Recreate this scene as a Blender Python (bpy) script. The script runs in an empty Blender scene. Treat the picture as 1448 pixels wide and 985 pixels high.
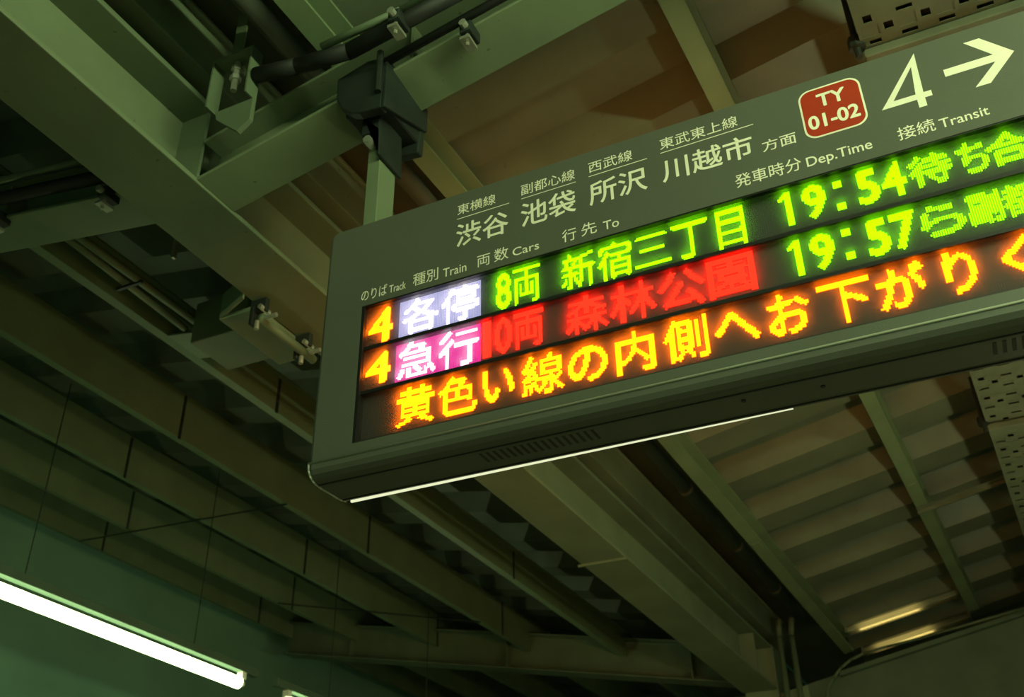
import bpy, bmesh, math, random
import numpy as np
from mathutils import Vector, Matrix

random.seed(7)
S = bpy.context.scene
COL = S.collection

# ------------------------------------------------------------------ camera
cam = bpy.data.cameras.new('camera')
cam.sensor_fit = 'HORIZONTAL'; cam.sensor_width = 36.0
cam.lens = 36.0 * 1410.67 / 1448.0
cam.clip_start = 0.05; cam.clip_end = 200
cam_o = bpy.data.objects.new('camera', cam); COL.objects.link(cam_o)
# rows: right, up, back of a hand-held camera pitched up about 31 degrees and rolled
cam_o.matrix_world = Matrix(((0.9033, 0.2308, 0.3616, 0.0),
                             (0.4288, -0.4579, -0.7788, 0.0),
                             (-0.0142, 0.8585, -0.5126, 1.55),
                             (0, 0, 0, 1)))
cam.dof.use_dof = True; cam.dof.focus_distance = 2.75; cam.dof.aperture_fstop = 4.5
S.camera = cam_o

# ------------------------------------------------------------------ world, exposure
wd = bpy.data.worlds.new('night'); S.world = wd; wd.use_nodes = True
wd.node_tree.nodes['Background'].inputs[0].default_value = (0.26, 0.60, 0.33, 1)
wd.node_tree.nodes['Background'].inputs[1].default_value = 0.19
S.view_settings.view_transform = 'Standard'; S.view_settings.look = 'None'
S.view_settings.exposure = 0.0; S.view_settings.gamma = 1.0
S.view_settings.use_curve_mapping = False

LAMP = (0.80, 1.0, 0.50)      # colour of the platform's fluorescent light on this film
LAMP_E, LAMP_FRONT = 9.0, 150.0
KX, KZ = 0.067, -0.075        # the platform roof runs this much off the board's normal


def M(x, y, z):
    return (x + KX * (y - 2.2), y, z + KZ * (y - 2.2))


# ------------------------------------------------------------------ helpers
ORG = {}


def tag(o, label=None, cat=None, group=None, kind=None):
    if label: o['label'] = label
    if cat: o['category'] = cat
    if group: o['group'] = group
    if kind: o['kind'] = kind
    return o


def thing(name, loc, label, cat, group=None):
    o = bpy.data.objects.new(name, None); COL.objects.link(o)
    o.location = loc; o.empty_display_size = 0.1
    ORG[o.name] = Vector(loc)
    return tag(o, label, cat, group)


def org(o):
    while o.parent: o = o.parent
    return ORG.get(o.name, Vector((0, 0, 0)))


def obj(name, bm, mat, parent=None, bevel=0, smooth=False, origin=None):
    """link a bmesh (world coordinates) as one mesh object"""
    if isinstance(bm, bmesh.types.BMesh):
        me = bpy.data.meshes.new(name)
        bmesh.ops.recalc_face_normals(bm, faces=bm.faces)
        bm.to_mesh(me); bm.free()
    else:
        me = bm
    off = org(parent) if parent else Vector(origin or (0, 0, 0))
    if off.length > 0: me.transform(Matrix.Translation(-off))
    me.materials.append(mat)
    if smooth:
        for p in me.polygons: p.use_smooth = True
    o = bpy.data.objects.new(name, me); COL.objects.link(o)
    if parent: o.parent = parent
    else:
        o.location = off; ORG[o.name] = off
    if bevel:
        b = o.modifiers.new('bevel', 'BEVEL'); b.width = bevel; b.segments = 2
        b.limit_method = 'ANGLE'; b.angle_limit = math.radians(35)
    return o


def NB(): return bmesh.new()


def hexa(bm, P):
    v = [bm.verts.new(p) for p in P]
    for f in ((0, 1, 2, 3), (7, 6, 5, 4), (0, 4, 5, 1), (1, 5, 6, 2), (2, 6, 7, 3), (3, 7, 4, 0)):
        bm.faces.new([v[i] for i in f])


def box(bm, x0, x1, y0, y1, z0, z1, f=None):
    P = [(x0, y0, z0), (x1, y0, z0), (x1, y1, z0), (x0, y1, z0), (x0, y0, z1), (x1, y0, z1), (x1, y1, z1), (x0, y1, z1)]
    if f: P = [f(*p) for p in P]
    hexa(bm, P)


def slab(bm, x0, x1, y0, y1, fn, d0, d1, f=M):
    """box whose underside follows z = fn(x)+d0"""
    P = []
    for d in (d0, d1):
        for (x, y) in ((x0, y0), (x1, y0), (x1, y1), (x0, y1)):
            P.append(f(x, y, fn(x) + d))
    hexa(bm, P)


def tube(bm, p0, p1, r, n=12, r1=None):
    p0 = Vector(p0); p1 = Vector(p1); d = (p1 - p0).normalized()
    a = d.orthogonal().normalized(); b = d.cross(a)
    r1 = r if r1 is None else r1
    A = [bm.verts.new(p0 + (a * math.cos(2 * math.pi * i / n) + b * math.sin(2 * math.pi * i / n)) * r) for i in range(n)]
    B = [bm.verts.new(p1 + (a * math.cos(2 * math.pi * i / n) + b * math.sin(2 * math.pi * i / n)) * r1) for i in range(n)]
    for i in range(n):
        bm.faces.new((A[i], A[(i + 1) % n], B[(i + 1) % n], B[i]))
    bm.faces.new(A[::-1]); bm.faces.new(B)


def polytube(bm, pts, r, n=10):
    for i in range(len(pts) - 1): tube(bm, pts[i], pts[i + 1], r, n)


def prism_y(bm, prof, y0, y1, f=None):
    """(x,z) polygon extruded along y"""
    g = f or (lambda *p: p)
    A = [bm.verts.new(g(x, y0, z)) for x, z in prof]; B = [bm.verts.new(g(x, y1, z)) for x, z in prof]
    n = len(prof)
    for i in range(n): bm.faces.new((A[i], A[(i + 1) % n], B[(i + 1) % n], B[i]))
    bm.faces.new(A[::-1]); bm.faces.new(B)


def loft_x(bm, secs):
    """list of (x, [(y,z)...])"""
    R = [[bm.verts.new((x, y, z)) for y, z in pr] for x, pr in secs]
    n = len(R[0])
    for a, b in zip(R[:-1], R[1:]):
        for i in range(n): bm.faces.new((a[i], a[(i + 1) % n], b[(i + 1) % n], b[i]))
    bm.faces.new(R[0][::-1]); bm.faces.new(R[-1])


# ------------------------------------------------------------------ materials
def paint(name, c, rough=0.55, var=0.25, scale=6.0, spots=0.0, metal=0.0, spec=0.4, bump=0.02, fine=60.0):
    m = bpy.data.materials.new(name); m.use_nodes = True
    nt = m.node_tree; b = nt.nodes['Principled BSDF']
    tc = nt.nodes.new('ShaderNodeTexCoord')
    n1 = nt.nodes.new('ShaderNodeTexNoise'); n1.inputs['Scale'].default_value = scale
    n1.inputs['Detail'].default_value = 5
    nt.links.new(tc.outputs['Object'], n1.inputs['Vector'])
    r = nt.nodes.new('ShaderNodeValToRGB')
    r.color_ramp.elements[0].position = 0.3; r.color_ramp.elements[1].position = 0.7
    r.color_ramp.elements[0].color = (*[x * (1 - var) for x in c], 1)
    r.color_ramp.elements[1].color = (*[min(1, x * (1 + var * 0.6)) for x in c], 1)
    nt.links.new(n1.outputs['Fac'], r.inputs['Fac'])
    out = r.outputs['Color']
    if spots:
        n2 = nt.nodes.new('ShaderNodeTexNoise'); n2.inputs['Scale'].default_value = 22
        n2.inputs['Detail'].default_value = 3
        nt.links.new(tc.outputs['Object'], n2.inputs['Vector'])
        r2 = nt.nodes.new('ShaderNodeValToRGB')
        r2.color_ramp.elements[0].position = 0.70; r2.color_ramp.elements[1].position = 0.76
        nt.links.new(n2.outputs['Fac'], r2.inputs['Fac'])
        mul = nt.nodes.new('ShaderNodeMath'); mul.operation = 'MULTIPLY'; mul.inputs[1].default_value = spots
        nt.links.new(r2.outputs['Color'], mul.inputs[0])
        mx = nt.nodes.new('ShaderNodeMixRGB')
        mx.inputs['Color2'].default_value = (c[0] * .35, c[1] * .25, c[2] * .2, 1)
        nt.links.new(mul.outputs[0], mx.inputs['Fac']); nt.links.new(out, mx.inputs['Color1'])
        out = mx.outputs['Color']
    nt.links.new(out, b.inputs['Base Color'])
    b.inputs['Roughness'].default_value = rough; b.inputs['Metallic'].default_value = metal
    b.inputs['Specular IOR Level'].default_value = spec
    if bump:
        n3 = nt.nodes.new('ShaderNodeTexNoise'); n3.inputs['Scale'].default_value = fine
        nt.links.new(tc.outputs['Object'], n3.inputs['Vector'])
        bp = nt.nodes.new('ShaderNodeBump'); bp.inputs['Strength'].default_value = bump * 5
        bp.inputs['Distance'].default_value = 0.004
        nt.links.new(n3.outputs['Fac'], bp.inputs['Height']); nt.links.new(bp.outputs['Normal'], b.inputs['Normal'])
    return m


def emit(name, c, s):
    m = bpy.data.materials.new(name); m.use_nodes = True
    nt = m.node_tree; nt.nodes.remove(nt.nodes['Principled BSDF'])
    e = nt.nodes.new('ShaderNodeEmission'); e.inputs[0].default_value = (*c, 1); e.inputs[1].default_value = s
    nt.links.new(e.outputs[0], nt.nodes['Material Output'].inputs[0])
    return m


STEEL = paint('pale painted steel', (0.165, 0.205, 0.125), 0.5, 0.18, 3.0, spots=0.6)
STEEL2 = paint('grey painted steel', (0.13, 0.17, 0.105), 0.55, 0.2, 3.0, spots=0.5)
PURLIN = paint('purlin paint', (0.14, 0.19, 0.105), 0.55, 0.15, 4.0)
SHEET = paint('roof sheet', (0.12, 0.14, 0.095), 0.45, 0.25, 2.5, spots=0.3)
DARKM = paint('dark iron', (0.018, 0.024, 0.021), 0.5, 0.3, 9.0)
BLACKM = paint('black rubber', (0.012, 0.014, 0.013), 0.6, 0.2, 9.0)
ZINC = paint('zinc', (0.55, 0.56, 0.48), 0.35, 0.2, 12.0, metal=0.7)
PIPE = paint('grey plastic pipe', (0.13, 0.14, 0.11), 0.5, 0.2, 5.0)
HOUSE = paint('board housing grey', (0.098, 0.103, 0.083), 0.42, 0.06, 5.0, bump=0.03, fine=320, spec=0.35)
TRIM = paint('bright trim', (0.85, 0.86, 0.78), 0.25, 0.03, 5.0, spec=0.7, bump=0)
BEAD = paint('edge highlight bead', (0.36, 0.37, 0.30), 0.3, 0.05, 5.0, bump=0)  # pale colour stands in for the highlight along crease and rim
DGREEN = paint('dark green paint', (0.09, 0.145, 0.10), 0.55, 0.2, 3.0)
SHEETL = paint('shade-darkened roof sheet', (0.085, 0.105, 0.078), 0.5, 0.35, 2.5, spots=0.3)  # same sheet darkened to put the left roof's shade into its colour
VENT = paint('vent shadow', (0.03, 0.03, 0.025), 0.8, 0.1, 5.0, bump=0)
BLACK = paint('black bezel', (0.010, 0.010, 0.010), 0.45, 0.2, 5.0, bump=0)
CREAM = paint('white vinyl', (0.88, 0.82, 0.70), 0.5, 0.05, 30.0, bump=0)
RED = paint('red vinyl', (0.40, 0.028, 0.007), 0.45, 0.05, 20.0, bump=0)
CONC = paint('platform asphalt', (0.29, 0.285, 0.22), 0.85, 0.2, 3.0)
RACK = paint('perforated tray paint', (0.115, 0.135, 0.09), 0.55, 0.2, 8.0)
E_TUBE = emit('lamp tube', LAMP, LAMP_E)
E_FILL = emit('unseen fill tube', (0.95, 1.0, 0.5), 42.0)  # for the unseen fill tube beyond the board
E_TUBE2 = emit('bright lamp tube', LAMP, LAMP_FRONT)
E_ORANGE = emit('amber led', (1.0, 0.15, 0.001), 10.0)
E_GREEN = emit('green led', (0.22, 1.0, 0.0), 4.5)
E_WHITE = emit('white led', (1.0, 0.92, 1.0), 2.6)
E_LAV = emit('white led field', (0.60, 0.60, 1.0), 1.05)
E_PINK = emit('magenta led field', (0.95, 0.03, 0.36), 1.25)
E_RED = emit('red led', (1.0, 0.009, 0.003), 8.0)

E_EDGE_GLOW = emit('lower edge glow', (0.95, 1.0, 0.62), 0.9)  # glow stands in for the highlight on the lower rear lip
E_STREAK = emit('roof streak glow', (1.0, 0.75, 0.22), 2.4)  # glow for the imitated streaks on the roof ribs
E_REAR_FILL = emit('amber fill panel', (1.0, 0.34, 0.05), 15.0)  # added glow on the unseen rear face, warms the roof


def led_board():
    m = bpy.data.materials.new('unlit led board'); m.use_nodes = True
    nt = m.node_tree; b = nt.nodes['Principled BSDF']
    tc = nt.nodes.new('ShaderNodeTexCoord'); mp = nt.nodes.new('ShaderNodeMapping')
    mp.inputs['Scale'].default_value = (1 / .00534, 0, 1 / .00534)
    nt.links.new(tc.outputs['Object'], mp.inputs['Vector'])
    vo = nt.nodes.new('ShaderNodeTexVoronoi'); vo.inputs['Randomness'].default_value = 0.0
    vo.inputs['Scale'].default_value = 1.0
    nt.links.new(mp.outputs[0], vo.inputs['Vector'])
    r = nt.nodes.new('ShaderNodeValToRGB')
    r.color_ramp.elements[0].position = 0.28; r.color_ramp.elements[0].color = (0.06, 0.056, 0.05, 1)
    r.color_ramp.elements[1].position = 0.42; r.color_ramp.elements[1].color = (0.010, 0.010, 0.009, 1)
    nt.links.new(vo.outputs['Distance'], r.inputs['Fac']); nt.links.new(r.outputs[0], b.inputs['Base Color'])
    b.inputs['Roughness'].default_value = 0.6
    return m


LEDB = led_board()


def cover_mat():
    """front sheet of the display: mostly clear, haze added to imitate lens bloom"""
    m = bpy.data.materials.new('hazy display cover'); m.use_nodes = True
    nt = m.node_tree; nt.nodes.remove(nt.nodes['Principled BSDF'])
    t = nt.nodes.new('ShaderNodeBsdfTransparent'); t.inputs[0].default_value = (0.97, 0.97, 0.97, 1)
    h = nt.nodes.new('ShaderNodeBsdfTranslucent'); h.inputs[0].default_value = (0.9, 0.9, 0.9, 1)
    mx = nt.nodes.new('ShaderNodeMixShader'); mx.inputs[0].default_value = 0.26  # haze share imitates the halo around lit dots
    nt.links.new(t.outputs[0], mx.inputs[1]); nt.links.new(h.outputs[0], mx.inputs[2])
    nt.links.new(mx.outputs[0], nt.nodes['Material Output'].inputs[0])
    return m


COVER = cover_mat()

# ------------------------------------------------------------------ the setting: platform and roof sheets
bm = NB(); box(bm, -11, 9, -9, 18, -0.2, 0.0)
tag(obj('floor', bm, CONC), 'grey asphalt station platform under the roof', 'floor', kind='structure')


def zr(x): return 4.0 + 0.21 * (x + 2.25)          # underside line of the right rafters
def zl(x): return 4.09 - 0.17 * (x + 2.69)         # underside line of the left rafters


def sheet(fn, x0, x1, y0, y1, off, pitch, ph, deep, nx=6):
    b = NB()
    ys = []
    k = math.floor((y0 - ph) / pitch)
    y = ph + k * pitch
    while y < y1:
        ys += [(y, 0), (y + .05, deep), (y + .30, deep), (y + .39, 0)]
        y += pitch
    rows = []
    for i in range(nx + 1):
        x = x0 + (x1 - x0) * i / nx
        rows.append([b.verts.new(M(x, yy, fn(x) + off + h)) for yy, h in ys])
    for a, c in zip(rows[:-1], rows[1:]):
        for i in range(len(ys) - 1): b.faces.new((a[i], a[i + 1], c[i + 1], c[i]))
    return b


def ceiling(name, b, label, mat=None):
    o = obj(name, b, mat or SHEET); tag(o, label, 'roof', kind='structure')
    s = o.modifiers.new('thickness', 'SOLIDIFY'); s.thickness = 0.004; s.offset = 0
    return o


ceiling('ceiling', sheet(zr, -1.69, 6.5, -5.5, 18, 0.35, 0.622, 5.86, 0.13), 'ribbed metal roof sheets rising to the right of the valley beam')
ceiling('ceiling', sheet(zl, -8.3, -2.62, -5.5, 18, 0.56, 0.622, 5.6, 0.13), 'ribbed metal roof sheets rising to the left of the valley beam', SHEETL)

WALL = paint('side wall panels', (0.22, 0.42, 0.31), 0.6, 0.12, 1.5)
bm = NB(); box(bm, -8.32, -8.2, -5.5, 18, 0.6, 5.75, M)
tag(obj('wall_left', bm, WALL), 'smooth side wall of the platform behind the glowing lamp', 'wall', kind='structure')
bm = NB(); box(bm, -8.2, 6.5, 17.9, 18.0, 0.6, 7.6, M)  # closing wall added to keep world light off the far roof
tag(obj('wall_far', bm, DGREEN), 'dark end wall added to shut out the sky glow', 'wall', kind='structure')
bm = NB(); box(bm, -8.2, -8.12, -5.5, 18, 3.02, 3.10, M); box(bm, -8.2, -8.14, -5.5, 18, 2.74, 2.80, M)
tag(obj('trim_2', bm, DARKM), 'dark double rail along the side wall below the lamp', 'rail', kind='structure')

# ------------------------------------------------------------------ valley beam and its gutter
vb = thing('valley_beam', M(-2.41, 2.2, 3.99), 'deep pale H-beam running along the roof valley behind the board', 'beam')
bm = NB(); box(bm, -2.56, -2.25, -5, 9.3, 3.99, 4.012, M); obj('bottom_flange', bm, STEEL, vb, bevel=.004)
bm = NB(); box(bm, -2.42, -2.40, -5, 9.3, 4.012, 4.36, M); obj('web', bm, STEEL, vb)
bm = NB(); box(bm, -2.56, -2.25, -5, 9.3, 4.36, 4.385, M); obj('top_flange', bm, STEEL2, vb, bevel=.004)
bm = NB()
for y in (6.0,): box(bm, -2.585, -2.25, y, y + .012, 3.975, 3.99, M)
obj('splice_plate', bm, STEEL, vb)
for y in (2.12, 2.28, 8.85):
    bm = NB(); box(bm, -2.40, -2.27, y - .006, y + .006, 4.012, 4.36, M); obj('stiffener', bm, STEEL2, vb)

bm = NB(); box(bm, -2.58, -2.20, -5, 9.6, 4.44, 4.66, M)
box(bm, -2.60, -2.18, -5, 9.6, 4.66, 4.68, M)
obj_g = obj('gutter', bm, STEEL2, None, bevel=.006, origin=M(-2.4, 2.2, 4.44))
tag(obj_g, 'box gutter lying on top of the valley beam', 'gutter')

bm = NB(); hexa(bm, [M(x, y, z) for x, y, z in ((-2.62, -5, 4.80), (-1.5, -5, 4.80), (-1.5, 18, 4.80), (-2.62, 18, 4.80), (-2.62, -5, 4.805), (-1.5, -5, 4.805), (-1.5, 18, 4.805), (-2.62, 18, 4.805))])
tag(obj('trim_1', bm, SHEET), 'flat metal flashing closing the roof valley above the gutter', 'flashing', kind='structure')
dp = thing('drain_pipe', M(-2.0, 6, 4.62), 'dark round drain pipe along the gutter, right of the valley beam', 'pipe')
bm = NB(); tube(bm, M(-1.97, -5, 4.64), M(-1.97, 9.4, 4.64), .046, 16); obj('pipe', bm, PIPE, dp, smooth=True)
for y in (5.6, 6.5, 7.6, 8.6):
    bm = NB(); tube(bm, M(-1.97, y, 4.64), M(-1.97, y + .05, 4.64), .054, 16); obj('coupling', bm, PIPE, dp, smooth=True)

# ------------------------------------------------------------------ rafters
def rafter(name, fn, x0, x1, y0, y1, depth, label, mat=STEEL):
    t = thing(name, M((x0 + x1) / 2, (y0 + y1) / 2, fn((x0 + x1) / 2)), label, 'rafter')
    ym = (y0 + y1) / 2
    b = NB(); slab(b, x0, x1, y0, y1, fn, 0, .014); obj('bottom_flange', b, mat, t, bevel=.003)
    b = NB(); slab(b, x0, x1, ym - .006, ym + .006, fn, .014, depth - .014); obj('web', b, mat, t)
    b = NB(); slab(b, x0, x1, y0, y1, fn, depth - .014, depth); obj('top_flange', b, mat, t, bevel=.003)
    for x in np.arange(min(x0, x1) + .9, max(x0, x1), 1.9):
        b = NB(); slab(b, x, x + .012, y0 + .01, ym - .006, fn, .014, depth - .014); obj('stiffener', b, mat, t)
    return t


rafter('right_rafter', zr, -2.25, 6.3, 2.10, 2.30, .20, 'near rafter carrying the board hanger, rising to the right')
rafter('left_rafter', zl, -8.05, -2.56, 2.10, 2.30, .20, 'near rafter rising to the left from the valley beam')
rafter('far_left_girder', zl, -7.7, -2.56, 9.25, 9.45, .36, 'far girder across the left roof below the purlins', STEEL2).location.z += 0
# far right girder: deep boxed beam with a lip
fg = thing('far_right_girder', M(1, 9.6, 4.0), 'deep dark girder across the right roof at lower right', 'girder')
bm = NB(); slab(bm, -2.2, 6.3, 9.62, 9.9, zr, -.62, .06); obj('body', bm, DGREEN, fg, bevel=.004)
bm = NB(); slab(bm, -1.75, 6.3, 9.56, 9.62, zr, .02, .06); obj('lip', bm, DGREEN, fg, bevel=.004)

# ------------------------------------------------------------------ purlins, right roof
NAMES_R = ['first purlin right of the valley beam, warm lit near the board', 'second purlin right of the valley beam, passing over the arrow side of the board']
for i, (x, w) in enumerate(((-1.68, .085), (-0.57, .085), (0.95, .085), (2.4, .085), (3.9, .085))):
    t = thing('roof_purlin', M(x, 2.2, zr(x) + .2),
              NAMES_R[i] if i < 2 else 'purlin of the right roof beyond the perforated tray', 'purlin', 'purlins of the right roof')
    b = NB()
    slab(b, x, x + w, -5, 9.6, zr, .20, .212)
    slab(b, x, x + .008, -5, 9.6, zr, .212, .335)
    slab(b, x, x + w, -5, 9.6, zr, .335, .347)
    obj('channel', b, PURLIN, t)
    b = NB()
    slab(b, x + w * .2, x + w * .8, 6.9, 7.0, zr, .193, .20)
    obj('splice_plate', b, PURLIN, t)

# ------------------------------------------------------------------ purlins, left roof
LX = [-3.65, -4.66, -5.73, -6.75, -7.65]
LLAB = ['first purlin left of the valley beam, beside the junction box', 'second purlin left of the valley beam, a broad dark web',
        'third purlin left of the valley beam, a broad dark web', 'fourth purlin left of the valley beam, above the lamp',
        'fifth purlin left of the valley beam, nearest the side wall', 'sixth purlin left of the valley beam, beyond the lamp',
        'outermost purlin of the left roof, beyond the lamp']
for i, x in enumerate(LX):
    h = (.22, .31, .32, .34, .31, .31, .31)[i]
    t = thing('deep_purlin', M(x, 5, zl(x) + .2), LLAB[i], 'purlin', 'purlins of the left roof')
    b = NB()
    slab(b, x - .075, x, -5, 15.5, zl, .20, .212)
    slab(b, x - .008, x, -5, 15.5, zl, .212, .2 + h)
    slab(b, x - .075, x + (.045 if i == 0 else 0), -5, 15.5, zl, .2 + h, .212 + h)
    obj('channel', b, PURLIN, t)
    for y in ((3.9, 6.0, 8.2) if i else (4.2, 7.1)):
        yy = y + (i % 3) * .55
        b = NB(); slab(b, x, x + .006, yy, yy + .02, zl, .19, .2 + h); obj('joint_strap', b, DARKM, t)
        b = NB(); slab(b, x - .16, x - .075, yy + .5, yy + .58, zl, .26, .52); obj('cleat', b, STEEL2, t)

# thin sag rods below the left purlins
for i, (xa, ya, xb, yb, lab) in enumerate(((-4.66, 5.55, -7.65, 6.3, 'thin dark sag rod below the left purlins above the lamp'),
                                       (-4.66, 8.35, -6.75, 8.0, 'thin dark sag rod below the left purlins near the far girder'))):
    b = NB(); tube(b, M(xa, ya, zl(xa) + .19), M(xb, yb, zl(xb) + .19), .007, 8)
    o = obj('sag_rod', b, DARKM, origin=M(xa, ya, zl(xa) + .19)); tag(o, lab, 'rod')

# ------------------------------------------------------------------ far column with downpipes
fc = thing('column', (M(-2.4, 9.3, 0)[0], 9.3, 0), 'steel column under the far end of the valley beam', 'column')
bx = M(-2.4, 9.45, 0)[0]
bm = NB(); box(bm, bx - .15, bx + .15, 9.30, 9.6, 0, M(0, 9.45, 4.4)[2]); obj('shaft', bm, STEEL, fc, bevel=.01)
bm = NB(); box(bm, bx - .22, bx + .22, 9.22, 9.68, 0, .03); obj('base_plate', bm, STEEL2, fc, bevel=.004)
bm = NB()
prism_y(bm, [(-2.56, 3.99), (-2.72, 3.99), (-2.72, 3.9), (-2.56, 3.6)], 9.40, 9.42, M)
prism_y(bm, [(-2.25, 3.99), (-2.0, 4.03), (-2.0, 3.9), (-2.25, 3.6)], 9.40, 9.42, M)
obj('gusset', bm, STEEL, fc)
for k, dx in enumerate((-2.13, -2.02)):
    b = NB(); x, y, z = M(dx, 9.15, 4.5)
    polytube(b, [(x, y, 0), (x, y, z - .1), (x + .02, y, z + .05)], .026, 10)
    o = obj('downpipe', b, STEEL2, origin=(x, y, 0), smooth=True)
    tag(o, ('thin vertical downpipe beside the far column, left one of two', 'thin vertical downpipe beside the far column, right one of two')[k], 'pipe', 'downpipes at the far column')
b = NB()
pts = [M(-1.88, 9.5, 3.9), M(-1.86, 9.5, 4.0), M(-1.80, 9.5, 4.09), M(-1.72, 9.5, 4.17), M(-1.62, 9.5, 4.235), M(-1.50, 9.5, 4.275), M(-1.3, 9.5, 4.31), M(-1.0, 9.5, 4.35), M(-.1, 9.5, 4.50), M(1.5, 9.5, 4.83)]
pts = [M(-1.885, 9.5, 1.2)] + pts
polytube(b, pts, .012, 8)
tag(obj('cable', b, STEEL2, origin=pts[0], smooth=True), 'thin pale cable curving up onto the far right girder', 'cable')

# ------------------------------------------------------------------ perforated cable tray over the right part of the board
def perf(bm, x0, x1, y0, y1, z, pat):
    nx = len(pat[0]); cx = (x1 - x0) / nx; cy = .055; ny = int((y1 - y0) / cy)
    for j in range(ny):
        row = pat[j % len(pat)]
        for i in range(nx):
            a0, a1 = x0 + i * cx, x0 + (i + 1) * cx; b0, b1 = y0 + j * cy, y0 + (j + 1) * cy
            O = [M(a0, b0, z), M(a1, b0, z), M(a1, b1, z), M(a0, b1, z)]
            c = row[i]
            if c == '.':
                bm.faces.new([bm.verts.new(p) for p in O]); continue
            fx, fy = {'-': (.86, .34), 'o': (.5, .6), '|': (.34, .8)}[c]
            mx_, my_ = (a0 + a1) / 2, (b0 + b1) / 2
            I = [M(mx_ - cx * fx / 2, my_ - cy * fy / 2, z), M(mx_ + cx * fx / 2, my_ - cy * fy / 2, z), M(mx_ + cx * fx / 2, my_ + cy * fy / 2, z), M(mx_ - cx * fx / 2, my_ + cy * fy / 2, z)]
            vo = [bm.verts.new(p) for p in O]; vi = [bm.verts.new(p) for p in I]
            for k in range(4): bm.faces.new((vo[k], vo[(k + 1) % 4], vi[(k + 1) % 4], vi[k]))


TZ = 4.40
tr = thing('cable_tray', M(.32, 5, TZ), 'perforated metal cable tray passing above the arrow end of the board', 'cable tray')
bm = NB(); perf(bm, .058, .56, 1.2, 9.5, TZ, ['o.-.o.-.', '.o.o.o.o', '-.-.-.-.', '........'])
o = obj('perforated_sheet', bm, RACK, tr); s_ = o.modifiers.new('thickness', 'SOLIDIFY'); s_.thickness = .003
bm = NB(); box(bm, .075, .545, 1.2, 9.5, TZ + .02, TZ + .06, M); o = obj('hole_backing', bm, BLACKM, tr); o['label'] = 'black backing put above the tray holes to darken them'  # black box put behind the holes so they read dark
for k, xx in enumerate((.046, .56)):
    bm = NB(); box(bm, xx, xx + .012, 1.2, 9.5, TZ - .01, TZ + .08, M); obj('side_rail', bm, RACK, tr)
for y in (2.89, 5.91):
    bm = NB(); box(bm, .046, 1.1, y, y + .09, TZ - .05, TZ - .012, M)
    obj('strut', bm, RACK, tr, bevel=.004)
for y in (2.84, 5.87):
    for xx in (.03, ):
        bm = NB(); tube(bm, M(xx, y + .03, TZ - .06), M(xx, y + .03, TZ + .3), .012, 8)
        tube(bm, M(xx, y + .03, TZ - .02), M(xx, y + .03, TZ + .03), .03, 8)
        obj('hanger_rod', bm, DARKM, tr)
bm = NB()
slab(bm, -.57, 1.0, 7.27, 7.31, zr, .19, .197); slab(bm, -.57, 1.0, 7.31, 7.316, zr, .165, .19)
tag(obj('slotted_angle', bm, RACK, origin=M(-.3, 7.3, zr(-.3) + .2)), 'slotted angle bar joining the second purlin to the next one over the tray', 'angle bar')

# ------------------------------------------------------------------ lamps
def lamp(x, y0, y1, z, label, group, glow=None):
    t = thing('fluorescent_lamp', M(x, (y0 + y1) / 2, z), label, 'lamp', group)
    b = NB(); tube(b, M(x, y0 + .04, z), M(x, y1 - .04, z), .040, 16); obj('tube', b, glow or E_TUBE, t, smooth=True)
    for a, c in ((y0, y0 + .04), (y1 - .04, y1)):
        b = NB(); tube(b, M(x, a, z), M(x, c, z), .024, 12); obj('end_cap', b, TRIM, t, smooth=True)
        ym = (a + c) / 2
        b = NB(); box(b, x - .025, x + .025, ym - .02, ym + .02, z + .03, z + .085, M); obj('lamp_holder', b, TRIM, t)
    b = NB()
    prism_y(b, [(x - .03, z + .075), (x + .03, z + .075), (x + .025, z + .13), (x - .025, z + .13)], y0 - .12, y1 + .12, M)
    obj('housing', b, DGREEN, t, bevel=.003)
    for y in (y0 + .5, y1 - .5):
        b = NB(); top = (zl(x) if x < -2.5 else zr(x)) + .2
        tube(b, M(x, y, z + .12), M(x, y, top + .1), .0035, 8); obj('hanger_rod', b, DARKM, t)
    return t


lamp(-5.0, 3.35, 5.70, 3.4, 'long white fluorescent lamp at lower left, glowing', 'lamps under the left roof')
lamp(-5.0, 6.15, 8.5, 3.4, 'next fluorescent lamp in line beyond the glowing one at lower left', 'lamps under the left roof')
for y in (-3.45, -0.75):
    lamp(1.6, y, y + 2.35, 3.85, 'fluorescent lamp of the row in front of the board', 'lamps in front of the board', E_TUBE2)
t = thing('fill_tube', (1.2, 5.2, 0), 'added fill tube on two posts, unseen, lighting the roof from below', 'lamp')  # unseen tube added to light the roof and beam from below
b = NB(); tube(b, (1.15, 4.1, 2.0), (1.30, 6.4, 2.0), .04, 14); obj('tube', b, E_FILL, t, smooth=True)
for x, y in ((1.145, 4.05), (1.305, 6.45)):
    b = NB(); box(b, x - .03, x + .03, y - .03, y + .03, 0, 2.03); obj('post', b, STEEL2, t, bevel=.004)
    b = NB(); box(b, x - .12, x + .12, y - .12, y + .12, 0, .02); obj('foot', b, STEEL2, t, bevel=.004)
# two added glowing strips imitating lit streaks on the far roof ribs
def diffuser_mat():
    m = bpy.data.materials.new('roof streak cover'); m.use_nodes = True
    nt = m.node_tree; nt.nodes.remove(nt.nodes['Principled BSDF'])
    h = nt.nodes.new('ShaderNodeBsdfTranslucent'); h.inputs[0].default_value = (0.9, 0.9, 0.8, 1)
    nt.links.new(h.outputs[0], nt.nodes['Material Output'].inputs[0])
    return m


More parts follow.
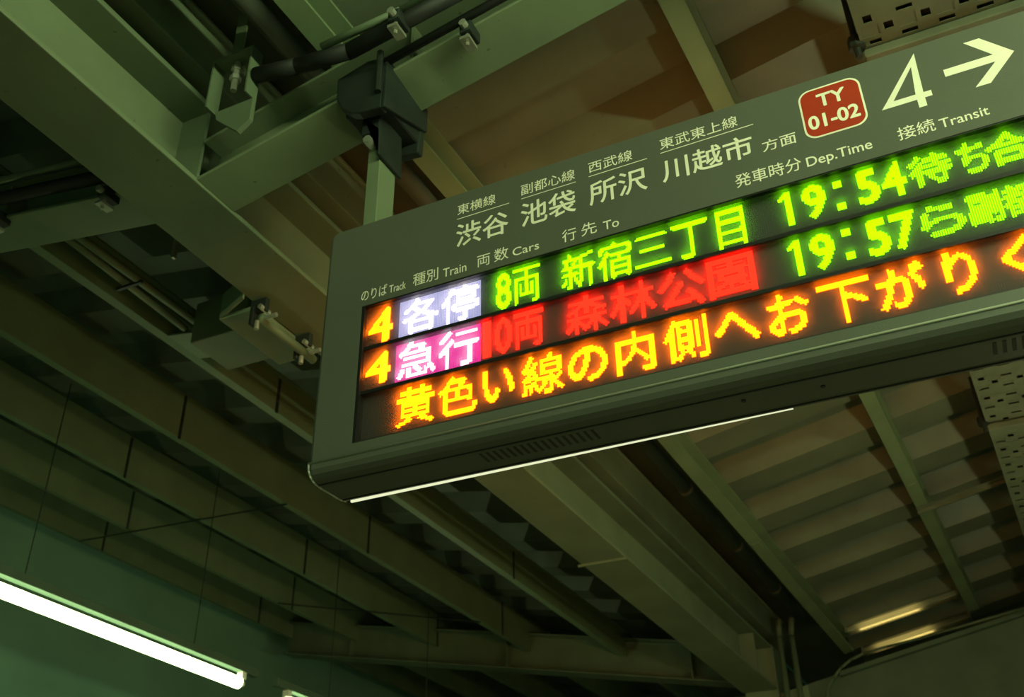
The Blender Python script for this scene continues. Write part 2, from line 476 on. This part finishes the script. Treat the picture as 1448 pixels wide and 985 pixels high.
DIFF = diffuser_mat()
for y, lab in ((9.37, 'added yellowish light streak on the ribs near the far right girder, upper one of two'), (10.0, 'added yellowish light streak on the ribs near the far right girder, lower one of two')):
    t = thing('rib_streak', M(-1, y, zr(-1) + .30), lab, 'lamp', 'added light streaks under the right roof')
    b = NB(); slab(b, -1.58, -.62, y, y + .12, zr, .30, .335); obj('diffuser', b, DIFF, t)
    b = NB(); slab(b, -1.48, -.95, y + .05, y + .07, zr, .312, .326); obj('tube', b, E_STREAK, t)
    for xx in (-1.60, -.62):
        b = NB(); slab(b, xx, xx + .02, y - .005, y + .125, zr, .295, .35); obj('end_cap', b, STEEL2, t)

# ------------------------------------------------------------------ conduits, clamps and boxes
def fitting(x, y, z, name, label, group=None):
    """beam clamp holding a conduit"""
    t = thing(name, (x, y, z), label, 'clamp', group)
    b = NB(); box(b, x - .022, x + .022, y - .03, y + .045, z - .012, z + .035); obj('body', b, DARKM, t, bevel=.004)
    b = NB(); tube(b, (x, y - .05, z + .012), (x, y - .03, z + .012), .014, 8); obj('bolt_head', b, ZINC, t)
    b = NB(); box(b, x - .018, x + .018, y - .034, y + .03, z - .05, z - .038); tube(b, (x, y - .01, z - .065), (x, y - .01, z - .01), .007, 8); obj('jaw', b, ZINC, t)
    return t


lc = thing('left_conduit', (-3.3, 2.05, zl(-3.3) + .1), 'dark conduit along the near face of the left rafter', 'conduit')
b = NB(); tube(b, (-2.66, 2.06, 4.16), (-5.2, 2.06, zl(-5.2) + .09), .028, 12); obj('pipe', b, BLACKM, lc, smooth=True)
b = NB(); tube(b, (-2.60, 2.06, 4.26), (-5.2, 2.06, zl(-5.2) + .19), .016, 12); obj('upper_pipe', b, STEEL2, lc, smooth=True)
fitting(-2.70, 2.085, 4.075, 'rafter_clamp', 'shiny clamp on the left rafter beside the valley beam')
fitting(-3.33, 2.085, 4.185, 'rafter_clamp', 'shiny clamp on the left rafter at the photo edge')

rc = thing('right_conduit', (-1.2, 2.03, 4.3), 'dark conduits along the near face of the right rafter', 'conduit')
b = NB(); polytube(b, [(-1.94, 1.99, 4.30), (-1.75, 1.99, 4.26), (-1.52, 1.98, 4.215), (-1.1, 1.98, 4.29), (.8, 1.98, 4.69)], .03, 12); obj('pipe', b, BLACKM, rc, smooth=True)
b = NB(); polytube(b, [(-1.62, 1.95, 4.255), (-1.3, 1.95, 4.275), (1.2, 1.95, 4.80)], .014, 10); obj('thin_pipe', b, STEEL2, rc, smooth=True)
b = NB(); polytube(b, [(-1.45, 2.07, zr(-1.45) + .03), (-.4, 2.07, zr(-.4) + .03)], .016, 10); obj('lower_pipe', b, BLACKM, rc, smooth=True)
fitting(-1.31, 1.95, 4.22, 'conduit_clip', 'bright clip on the conduit above the board hanger')
fitting(-1.11, 2.085, 4.20, 'rafter_clamp', 'small dark clamp on the right rafter, right of the hanger saddle')

# hanger strap with its box shaped shoe at the corner of beam and rafter
st = thing('strap_hanger', (-2.03, 2.0, 4.06), 'vertical strap hanger with box shaped shoe above the rafter corner', 'hanger')
b = NB(); box(b, -2.085, -2.035, 1.995, 2.003, 4.42, 5.0); obj('strap', b, STEEL, st)
b = NB()
box(b, -2.135, -1.95, 1.96, 2.02, 4.425, 4.435); box(b, -2.135, -2.128, 1.96, 2.02, 4.2, 4.425); box(b, -1.957, -1.95, 1.96, 2.02, 4.2, 4.425)
obj('frame', b, STEEL2, st)
b = NB(); prism_y(b, [(-2.12, 4.2), (-1.95, 4.2), (-1.95, 4.1), (-2.0, 4.06), (-2.11, 4.16)], 2.0, 2.02); obj('foot_plate', b, STEEL2, st)
b = NB(); tube(b, (-2.05, 2.0, 4.28), (-2.05, 2.0, 4.44), .012, 8); obj('bolt', b, ZINC, st)
for z in (4.33, 4.38):
    b = NB(); tube(b, (-2.05, 2.0, z), (-2.05, 2.0, z + .02), .022, 6); obj('nut', b, ZINC, st)

# saddle clamp gripping the rafter, the board's post hangs from it
sd = thing('hanger_saddle', (-1.5, 2.2, 3.9), 'dark cast saddle clamped to the right rafter, carrying the board post', 'clamp')
prof = [(-1.625, 4.20), (-1.62, 4.10), (-1.595, 4.045), (-1.555, 4.01), (-1.52, 3.995), (-1.43, 3.985), (-1.42, 4.22), (-1.5, 4.235)]
b = NB(); prism_y(b, prof, 2.06, 2.10); obj('front_cheek', b, DARKM, sd, bevel=.006)
b = NB(); prism_y(b, prof, 2.31, 2.345); obj('rear_cheek', b, DARKM, sd, bevel=.006)
b = NB(); box(b, -1.60, -1.43, 2.09, 2.32, 4.03, 4.115); obj('yoke', b, DARKM, sd, bevel=.01)
b = NB(); hexa(b, [(-1.43, 2.06, 3.98), (-1.415, 2.06, 3.98), (-1.415, 2.345, 4.10), (-1.43, 2.345, 4.10), (-1.43, 2.06, 4.21), (-1.415, 2.06, 4.21), (-1.415, 2.345, 4.21), (-1.43, 2.345, 4.21)])
obj('side_plate', b, DARKM, sd, bevel=.004)
b = NB(); prism_y(b, [(-1.545, 4.04), (-1.475, 4.04), (-1.465, 3.84), (-1.478, 3.84), (-1.478, 3.95), (-1.545, 3.95)], 2.12, 2.27); obj('lug', b, DARKM, sd, bevel=.004)
b = NB(); tube(b, (-1.44, 2.05, 4.05), (-1.44, 2.05, 4.24), .012, 8); obj('u_bolt', b, DARKM, sd)
b = NB(); tube(b, (-1.507, 2.10, 3.905), (-1.507, 2.15, 3.905), .016, 6); obj('pivot_bolt', b, ZINC, sd)

# bracket on the underside of the valley beam, with a clamped roller
br = thing('beam_bracket', M(-2.65, 2.95, 3.97), 'pale angle bracket bolted to the valley beam just left of the board', 'bracket')
b = NB(); box(b, -2.755, -2.555, 2.80, 3.20, 3.965, 3.985, M); obj('shelf_plate', b, STEEL, br, bevel=.003)
b = NB(); hexa(b, [M(-2.755, 2.80, 3.97), M(-2.56, 2.72, 3.97), M(-2.56, 2.73, 3.97), M(-2.755, 2.81, 3.97), M(-2.755, 2.80, 4.10), M(-2.56, 2.72, 4.10), M(-2.56, 2.73, 4.10), M(-2.755, 2.81, 4.10)])
obj('end_plate', b, STEEL, br)
rl = thing('clamped_conduit', M(-2.5, 2.9, 3.87), 'short steel conduit in two clamps below the beam bracket', 'conduit')
b = NB(); tube(b, M(-2.49, 2.76, 3.875), M(-2.49, 3.12, 3.875), .02, 12); obj('tube', b, STEEL2, rl, smooth=True)
for y in (2.76, 3.05):
    b = NB(); box(b, -2.535, -2.455, y - .012, y + .012, 3.90, 3.965, M); box(b, -2.53, -2.51, y - .02, y + .02, 3.84, 3.93, M); obj('clamp', b, DARKM, rl, bevel=.004)
    b = NB(); tube(b, M(-2.47, y - .03, 3.91), M(-2.47, y + .03, 3.91), .012, 8); obj('bolt', b, ZINC, rl)
    b = NB(); tube(b, M(-2.50, y, 3.82), M(-2.50, y, 3.86), .011, 8); obj('bolt', b, ZINC, rl)
    b = NB(); tube(b, M(-2.455, y, 3.865), M(-2.40, y, 3.865), .010, 8); obj('bolt', b, ZINC, rl)

jb = thing('junction_box', M(-3.3, 3.3, 4.4), 'dark cable junction box between valley beam and first left purlin', 'box')
b = NB(); box(b, -3.36, -3.02, 3.22, 3.5, 4.26, 4.50, M); obj('box_body', b, STEEL2, jb, bevel=.006)
b = NB(); slab(b, -3.64, -3.36, 3.32, 3.56, zl, .19, .20); obj('mounting_plate', b, STEEL, jb)
b = NB(); box(b, -3.10, -3.085, 2.78, 2.80, 4.40, 4.60, M); obj('tag_strip', b, ZINC, jb)
for k, (xa, xb, ya, yb, lab) in enumerate(((-3.40, -3.385, 2.25, 3.25, 'pale conduit into the junction box, right one of the pair'), (-3.45, -3.50, 2.25, 3.30, 'pale conduit into the junction box, left one of the pair'))):
    b = NB(); tube(b, M(xa, ya, zl(xa) + .215), M(xb, yb, zl(xb) + .21), .02, 10)
    o = obj('conduit', b, STEEL, origin=M(xa, ya, zl(xa) + .2), smooth=True); tag(o, lab, 'conduit', 'conduits into the junction box')
b = NB(); box(b, -3.52, -3.36, 2.86, 2.875, zl(-3.45) + .175, zl(-3.45) + .19, M)
tag(obj('conduit_strap', b, DARKM, origin=M(-3.45, 2.86, zl(-3.45) + .18)), 'dark strap across the pair of pale conduits', 'strap')

# ------------------------------------------------------------------ the departure board
X0, X1 = -1.614, 1.75
WX0, WX1, WZ0, WZ1 = -1.474, 1.61, 2.757, 3.214
YF, YB = 2.10, 2.32
board = thing('departure_board', (0.07, 2.21, 2.67), 'grey double-sided train departure board hanging from the roof, lit LED rows', 'sign')


def prof(zt, recess, dy=0):
    f = [(YF + dy, zt)]
    if recess: f += [(YF, WZ1), (2.135, WZ1), (2.135, WZ0), (YF, WZ0)]
    else: f += [(YF + dy, 3.2), (YF + dy, 3.0), (YF + dy, 2.9), (YF + dy, 2.8)]
    low = [(0, 2.724), (.002, 2.705), (.010, 2.692), (.024, 2.683), (.045, 2.678), (.07, 2.676)]
    f += [(YF + dy + a, z) for a, z in low]
    g = [(YB + YF - y, z) for y, z in f]
    return f + g[::-1]


bm = NB()
loft_x(bm, [(X0, prof(3.495, 0, .006)), (X0 + .003, prof(3.508, 0, .003)), (X0 + .010, prof(3.520, 0)), (X0 + .022, prof(3.527, 0)), (X0 + .04, prof(3.53, 0)), (WX0, prof(3.53, 0))])
loft_x(bm, [(WX0, prof(3.53, 1)), (WX1, prof(3.53, 1))])
loft_x(bm, [(WX1, prof(3.53, 0)), (X1 - .04, prof(3.53, 0)), (X1 - .01, prof(3.52, 0)), (X1, prof(3.495, 0, .006))])
obj('housing', bm, HOUSE, board)
# edge trims: the rounded bead along the crease, the end cap rim, an added glowing strip on the lower lip
for y, s in ((YF, 1), (YB, -1)):
    b = NB(); tube(b, (X0 - .002, y - s * .0005, 2.724), (X1 + .002, y - s * .0005, 2.724), .0035, 10); obj('edge_bead', b, BEAD, board, smooth=True)
b = NB()
low = [(2.089 + .011, 2.724), (2.102, 2.704), (2.110, 2.691), (2.124, 2.682), (2.145, 2.677), (2.17, 2.675), (2.32 - .07, 2.675), (2.275, 2.677), (2.296, 2.682)]
polytube(b, [(X0 - .001, y, z) for y, z in low], .003, 8)
obj('end_rim', b, BEAD, board, smooth=True)
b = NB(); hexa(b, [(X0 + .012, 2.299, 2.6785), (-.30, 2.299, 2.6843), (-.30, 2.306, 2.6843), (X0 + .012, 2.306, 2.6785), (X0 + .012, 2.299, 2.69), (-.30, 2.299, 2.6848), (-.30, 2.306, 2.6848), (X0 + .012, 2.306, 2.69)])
o = obj('edge_glow', b, E_EDGE_GLOW, board); o['label'] = 'thin glowing strip imitating a highlight along the lower rear edge'
for y in (2.150, 2.272):
    b = NB(); box(b, X0 + .004, X1 - .004, y - .0018, y + .0018, 2.6745, 2.6835); obj('panel_seam', b, VENT, board)
for xs in (-1.11, .165, 1.25):
    b = NB(); n = 17
    for i in range(n):
        x = xs + .32 * i / (n - 1)
        hexa(b, [(x, 2.168, 2.6752), (x + .008, 2.168, 2.6752), (x + .008, 2.225, 2.6752), (x, 2.225, 2.6752),
                 (x, 2.168, 2.6775), (x + .008, 2.168, 2.6775), (x + .008, 2.225, 2.6775), (x, 2.225, 2.6775)])
    obj('vent_slots', b, VENT, board)
for x, y in ((-.397, 2.186), (-.210, 2.200), (.75, 2.19)):
    b = NB(); tube(b, (x, y, 2.673), (x, y, 2.678), .006, 10); obj('screw', b, VENT, board)


def both(name, bm_, mat, **kw):
    return obj(name, bm_, mat, board, **kw)


# unseen rear face, warming the roof behind by an added amber fill panel
b = NB(); box(b, WX0, .15, 2.288, 2.292, WZ0 + .02, WZ1 - .02)
o = obj('amber_fill_panel', b, E_REAR_FILL, board); o['label'] = 'amber glow added on the unseen rear face to light the roof'
b = NB(); box(b, WX0, WX1, 2.1305, 2.1345, WZ0, WZ1); both('led_board', b, LEDB)
b = NB()   # black inner rim of the window
box(b, WX0, WX1, 2.1015, 2.1305, WZ1 - .004, WZ1 - .0002); box(b, WX0, WX1, 2.1015, 2.1305, WZ0 + .0002, WZ0 + .003)
box(b, WX0 + .0002, WX0 + .010, 2.1015, 2.1305, WZ0 + .003, WZ1 - .004); box(b, WX1 - .010, WX1 - .0002, 2.1015, 2.1305, WZ0 + .003, WZ1 - .004)
both('bezel', b, BLACK)
b = NB()
for z in (3.067, 2.9185): box(b, WX0 + .010, WX1 - .010, 2.110, 2.1305, z - .0055, z + .0055)
both('row_divider', b, BLACK)
b = NB()
for z0, z1 in ((WZ0 + .0035, 2.9125), (2.9245, 3.061), (3.073, WZ1 - .0045)):
    v = [b.verts.new(p) for p in ((WX0 + .011, 2.114, z0), (WX1 - .011, 2.114, z0), (WX1 - .011, 2.114, z1), (WX0 + .011, 2.114, z1))]
    b.faces.new(v)
both('display_cover', b, COVER)

# ---- lettering -----------------------------------------------------------------
def glyphs(text, bold=0.0, shear=0.0, space=1.0):
    c = bpy.data.curves.new('t', 'FONT'); c.body = text; c.offset = bold; c.shear = shear
    c.space_character = space; c.resolution_u = 5; c.fill_mode = 'FRONT'
    o = bpy.data.objects.new('t', c); COL.objects.link(o)
    bpy.context.view_layer.update()
    dg = bpy.context.evaluated_depsgraph_get()
    me = bpy.data.meshes.new_from_object(o.evaluated_get(dg))
    bpy.data.objects.remove(o); bpy.data.curves.remove(c)
    n = len(me.vertices); co = np.empty(n * 3); me.vertices.foreach_get('co', co); co = co.reshape(-1, 3)[:, :2]
    me.calc_loop_triangles()
    tri = np.empty(len(me.loop_triangles) * 3, dtype=np.int32); me.loop_triangles.foreach_get('vertices', tri)
    bpy.data.meshes.remove(me)
    lo = co.min(0); hi = co.max(0)
    return (co - lo) / (hi - lo), tri.reshape(-1, 3)


def fit_mesh(bm, text, x0, x1, z0, z1, y, bold=0.0, th=0.0006):
    co, tri = glyphs(text)
    d = bold * (z1 - z0)          # heavier strokes: the outline thickened by shifted copies
    for k, (dx, dz) in enumerate(((0, 0), (1, 0), (-1, 0), (0, 1), (0, -1), (.7, .7), (-.7, .7), (.7, -.7), (-.7, -.7)) if bold else ((0, 0),)):
        V = [bm.verts.new((x0 + d + u * (x1 - x0 - 2 * d) + dx * d, y - k * 4e-6, z0 + d + v * (z1 - z0 - 2 * d) + dz * d)) for u, v in co]
        for t in tri: bm.faces.new([V[i] for i in t])


VY = YF - .0006
def vinyl(name, items, mat=CREAM, bold=0.0, y=VY, label=None):
    b = NB()
    for it in items: fit_mesh(b, *it, y, bold)
    o = obj(name, b, mat, board)
    if label: o['label'] = label
    return o


def bar(bm, x0, x1, z0, z1, y=VY):
    bm.faces.new([bm.verts.new(p) for p in ((x0, y, z0), (x1, y, z0), (x1, y, z1), (x0, y, z1))])


for it, lab in ((('東横線', -1.150, -1.021, 3.448, 3.487), 0), (('副都心線', -0.937, -0.765, 3.446, 3.486), 0), (('西武線', -0.722, -0.589, 3.450, 3.490), 0), (('東武東上線', -0.507, -0.286, 3.452, 3.492), 0)):
    vinyl('line_name', [it], bold=.004)
for it in (('渋谷', -1.153, -0.980, 3.327, 3.412), ('池袋', -0.939, -0.767, 3.329, 3.415), ('所沢', -0.726, -0.554, 3.331, 3.414), ('川越市', -0.510, -0.257, 3.334, 3.414)):
    vinyl('destination_name', [it], bold=.012)
b = NB()
for x0, x1, z in ((-1.151, -.976, 3.4335), (-.937, -.763, 3.4345), (-.723, -.547, 3.438), (-.508, -.246, 3.441)): bar(b, x0, x1, z - .0013, z + .0013)
obj('underline', b, CREAM, board)
vinyl('direction_lettering', [('方面', -0.234, -0.145, 3.335, 3.374)], bold=.006)
for it in (('のりば', -1.478, -1.387, 3.232, 3.272), ('種別', -1.297, -1.211, 3.233, 3.277), ('両', -1.082, -1.040, 3.233, 3.273), ('数', -1.027, -.981, 3.234, 3.279), ('行', -.814, -.771, 3.232, 3.275), ('先', -.756, -.710, 3.234, 3.277),
           ('発車時分', -0.318, -0.146, 3.244, 3.288), ('接続', 0.092, 0.179, 3.243, 3.284)):
    vinyl('heading_lettering', [it], bold=.004)
for it in (('Track', -1.379, -1.321, 3.234, 3.261), ('Train', -1.195, -1.117, 3.233, 3.264), ('Cars', -0.968, -0.885, 3.236, 3.264), ('To', -0.691, -0.645, 3.234, 3.264),
           ('Dep.Time', -0.133, 0.029, 3.236, 3.276), ('Transit', 0.189, 0.301, 3.244, 3.273)):
    vinyl('heading_lettering', [it], bold=.008)

# red station-number badge
def rrect(x0, x1, z0, z1, r, n=8):
    P = []
    for cx, cz, a in ((x1 - r, z1 - r, 0), (x0 + r, z1 - r, 90), (x0 + r, z0 + r, 180), (x1 - r, z0 + r, 270)):
        for i in range(n + 1):
            t = math.radians(a + 90 * i / n); P.append((cx + r * math.cos(t), cz + r * math.sin(t)))
    return P


b = NB(); b.faces.new([b.verts.new((x, YF - .0005, z)) for x, z in rrect(-.121, .038, 3.329, 3.496, .032)])
obj('badge_border', b, CREAM, board)
b = NB(); b.faces.new([b.verts.new((x, YF - .0008, z)) for x, z in rrect(-.116, .033, 3.334, 3.491, .028)])
bd = obj('station_badge', b, RED, board); bd['label'] = 'red rounded badge reading TY 01-02'
for it in (('TY', -.075, -.002, 3.427, 3.472), ('01-02', -.108, .022, 3.358, 3.405)):
    b = NB(); fit_mesh(b, *it, YF - .0011, .035); obj('badge_lettering', b, CREAM, bd)

# platform number and arrow
b = NB()
Q = [(.180, 3.507), (.073, 3.372), (.073, 3.354), (.156, 3.354), (.156, 3.327), (.175, 3.327), (.175, 3.354), (.193, 3.354), (.193, 3.372), (.175, 3.372), (.175, 3.507)]
Q = [(.181, 3.507), (.163, 3.507)]
for quad in (((.157, 3.327), (.176, 3.327), (.176, 3.354), (.157, 3.354)), ((.072, 3.354), (.194, 3.354), (.194, 3.372), (.0855, 3.372)),
             ((.157, 3.372), (.176, 3.372), (.181, 3.507), (.1655, 3.4655)), ((.0855, 3.372), (.104, 3.372), (.1655, 3.4655), (.181, 3.507))):
    b.faces.new([b.verts.new((x, VY, z)) for x, z in quad])
o = obj('platform_number', b, CREAM, board); o['label'] = 'white platform number 4'
b = NB()
for quad in (((.234, 3.3985), (.350, 3.3985), (.366, 3.4095), (.350, 3.4225), (.234, 3.4225)), ((.290, 3.337), (.325, 3.337), (.396, 3.413), (.366, 3.4095), (.350, 3.3985)),
             ((.350, 3.4225), (.366, 3.4095), (.396, 3.413), (.333, 3.488), (.296, 3.488))):
    b.faces.new([b.verts.new((x, VY, z)) for x, z in quad])
o = obj('arrow', b, CREAM, board); o['label'] = 'white arrow pointing right'

# ---- LED dots ---------------------------------------------------------------
PX = 0.00534
LY = 2.1285


def inside(co, tri, U, V):
    hit = np.zeros(U.shape, bool)
    for t in tri:
        (ax, ay), (bx_, by), (cx, cy) = co[t[0]], co[t[1]], co[t[2]]
        d = (by - cy) * (ax - cx) + (cx - bx_) * (ay - cy)
        if abs(d) < 1e-12: continue
        l1 = ((by - cy) * (U - cx) + (cx - bx_) * (V - cy)) / d
        l2 = ((cy - ay) * (U - cx) + (ax - cx) * (V - cy)) / d
        hit |= (l1 >= -1e-6) & (l2 >= -1e-6) & (l1 + l2 <= 1 + 1e-6)
    return hit


def cells(text, x0, x1, z0, z1, bold):
    i0, i1 = round(x0 / PX), round(x1 / PX); j0, j1 = round(z0 / PX), round(z1 / PX)
    co, tri = glyphs(text)
    nx, nz = i1 - i0, j1 - j0
    K = 5
    r = bold * 24 * K; ri = int(math.ceil(r))
    # the glyph drawn finely, thickened by a round pen, then read once per dot
    mx_, mz_ = nx * K, nz * K
    U, V = np.meshgrid((np.arange(mx_) + .5 - r) / (mx_ - 2 * r), (np.arange(mz_) + .5 - r) / (mz_ - 2 * r))
    F = inside(co, tri, U, V); G = F.copy()
    for a in range(-ri, ri + 1):
        for c in range(-ri, ri + 1):
            if a * a + c * c <= r * r and (a or c):
                sh = np.zeros_like(F)
                sh[max(0, a):mz_ + min(0, a), max(0, c):mx_ + min(0, c)] = F[max(0, -a):mz_ + min(0, -a), max(0, -c):mx_ + min(0, -c)]
                G |= sh
    H = G.reshape(nz, K, nx, K).mean(axis=(1, 3)) > .5
    return {(i0 + i, j0 + j) for j in range(nz) for i in range(nx) if H[j, i]}


def leds(name, C, mat, wx=.94, wz=.94, label=None, y=LY):
    b = NB(); hx, hz = PX * wx / 2, PX * wz / 2
    for (i, j) in sorted(C):
        cx, cz = (i + .5) * PX, (j + .5) * PX
        b.faces.new([b.verts.new(p) for p in ((cx - hx, y, cz - hz), (cx + hx, y, cz - hz), (cx + hx, y, cz + hz), (cx - hx, y, cz + hz))])
    o = both(name, b, mat)
    if label: o['label'] = label
    return o


R1, R2, R3 = (3.088, 3.207), (2.944, 3.060), (2.788, 2.910)
leds('track_number', cells('4', -1.462, -1.378, *R1, .032), E_ORANGE, label='amber 4 in the first row')
leds('track_number', cells('4', -1.461, -1.377, 2.946, 3.056, .032), E_ORANGE, label='amber 4 in the second row')
tx = cells('各停', -1.348, -1.092, 3.084, 3.208, .022)
fld = {(i, j) for i in range(round(-1.355 / PX), round(-1.085 / PX)) for j in range(round(3.076 / PX), round(3.2085 / PX))} - tx
leds('train_type', tx, E_WHITE, label='white 各停 in the first row'); leds('train_type_field', fld, E_LAV, .86, .86, label='pale lavender field behind 各停')
tx = cells('急行', -1.357, -1.090, 2.936, 3.058, .024)
fld = {(i, j) for i in range(round(-1.360 / PX), round(-1.085 / PX)) for j in range(round(2.930 / PX), round(3.060 / PX))} - tx
leds('train_type', tx, E_WHITE, label='white 急行 in the second row'); leds('train_type_field', fld, E_PINK, .86, .86, label='magenta field behind 急行')
leds('car_count', cells('8', -1.035, -.990, *R1, .03) | cells('両', -.980, -.896, *R1, .014), E_GREEN, label='green 8両 in the first row')
leds('car_count', cells('1', -1.078, -1.052, *R2, .03) | cells('0', -1.040, -.990, *R2, .03) | cells('両', -.980, -.894, *R2, .020), E_RED, label='red 10両 in the second row')
def rowtext(s, x0, x1, z, bold):
    c = set(); p = (x1 - x0) / len(s)
    for k, ch in enumerate(s):
        g = {'三': (.04, .96, .06, .94), '丁': (.03, .97, 0, .97), '目': (.14, .86, 0, 1)}.get(ch, (.02, .98, 0, 1))
        c |= cells(ch, x0 + p * (k + g[0]), x0 + p * (k + g[1]), z[0] + (z[1] - z[0]) * g[2], z[0] + (z[1] - z[0]) * g[3], bold)
    return c


leds('destination', rowtext('新宿三丁目', -.836, -.300, R1, .016), E_GREEN, label='green 新宿三丁目 in the first row')
leds('destination', rowtext('森林公園', -.832, -.306, R2, .020), E_RED, label='red 森林公園 in the second row')


def clock(z0, z1, dx, last):
    c = set()
    j0, j1 = round(z0 / PX), round(z1 / PX); i1 = round((-.190 + dx) / PX)
    c |= {(i, j) for i in range(i1 - 3, i1) for j in range(j0, j1)}
    c |= {(i1 - 4, j1 - 2), (i1 - 4, j1 - 3), (i1 - 4, j1 - 4), (i1 - 5, j1 - 3), (i1 - 5, j1 - 4), (i1 - 6, j1 - 4), (i1 - 6, j1 - 5), (i1 - 5, j1 - 5)}
    for ch, a, d in (('9', -.165, -.107), ('5', -.034, .020), (last, .026, .084)):
        c |= cells(ch, a + dx, d + dx, z0, z1, .034)
    for zc in (z0 + (z1 - z0) * .16, z0 + (z1 - z0) * .80):
        i0, j0 = round((-.086 + dx) / PX), round((zc - .009) / PX)
        c |= {(i0 + i, j0 + j) for i in range(4) for j in range(4)}
    return c


leds('departure_time', clock(3.101, 3.208, 0, '4'), E_GREEN, label='green 19:54 in the first row')
leds('departure_time', clock(2.949, 3.056, -.004, '7'), E_GREEN, label='green 19:57 in the second row')
c = set()
for ch, a, d in (('待', .092, .190), ('ち', .202, .274), ('合', .268, .368), ('わ', .39, .47), ('せ', .49, .58)): c |= cells(ch, a, d, 3.107, 3.202, .03)
leds('connection_text', c, E_GREEN, .62, .9, label='green 待ち合わせ at the right of the first row')
c = set()
for ch, a, d in (('か', .03, .078), ('ら', .083, .186), ('副', .190, .266), ('都', .268, .345), ('心', .36, .44), ('線', .45, .53)):
    if ch != 'か': c |= cells(ch, a, d, 2.958, 3.050, .026)
leds('connection_text', c, E_GREEN, .62, .9, label='green ら副都心線 at the right of the second row')
boxes = {'黄': (-1.351, -1.226, 0, 1), '色': (-1.219, -1.096, 0, 1), 'い': (-1.081, -.980, .08, .90), '線': (-.962, -.838, 0, 1), 'の': (-.828, -.718, .06, .93), '内': (-.693, -.590, 0, 1), '側': (-.568, -.450, 0, 1),
         'へ': (-.434, -.321, .14, .86), 'お': (-.300, -.196, .03, 1), '下': (-.177, -.053, 0, .98), 'が': (-.044, .067, .06, 1), 'り': (.105, .175, .04, 1), 'く': (.230, .300, .05, 1), 'だ': (.34, .445, .04, 1), 'さ': (.475, .565, .04, 1), 'い ': (.60, .70, .08, .9)}
c = set()
for ch, (a, d, u, v) in boxes.items():
    c |= cells(ch.strip(), a, d, R3[0] + (R3[1] - R3[0]) * u, R3[0] + (R3[1] - R3[0]) * v, .020 if ord(ch[0]) > 0x4000 else .028)
leds('warning_text', c, E_ORANGE, label='amber warning sentence along the third row')

# hanger posts of the board
for x, lab in ((-1.505, 'square steel post carrying the left end of the board'), (1.6, 'square steel post carrying the right end of the board')):
    b = NB(); box(b, x - .025, x + .025, 2.15, 2.25, 3.53, 3.99 if x < 0 else zr(x - .06))
    tag(obj('hanger_post', b, STEEL, origin=(x, 2.2, 3.53), bevel=.003), lab, 'post', 'posts of the departure board')
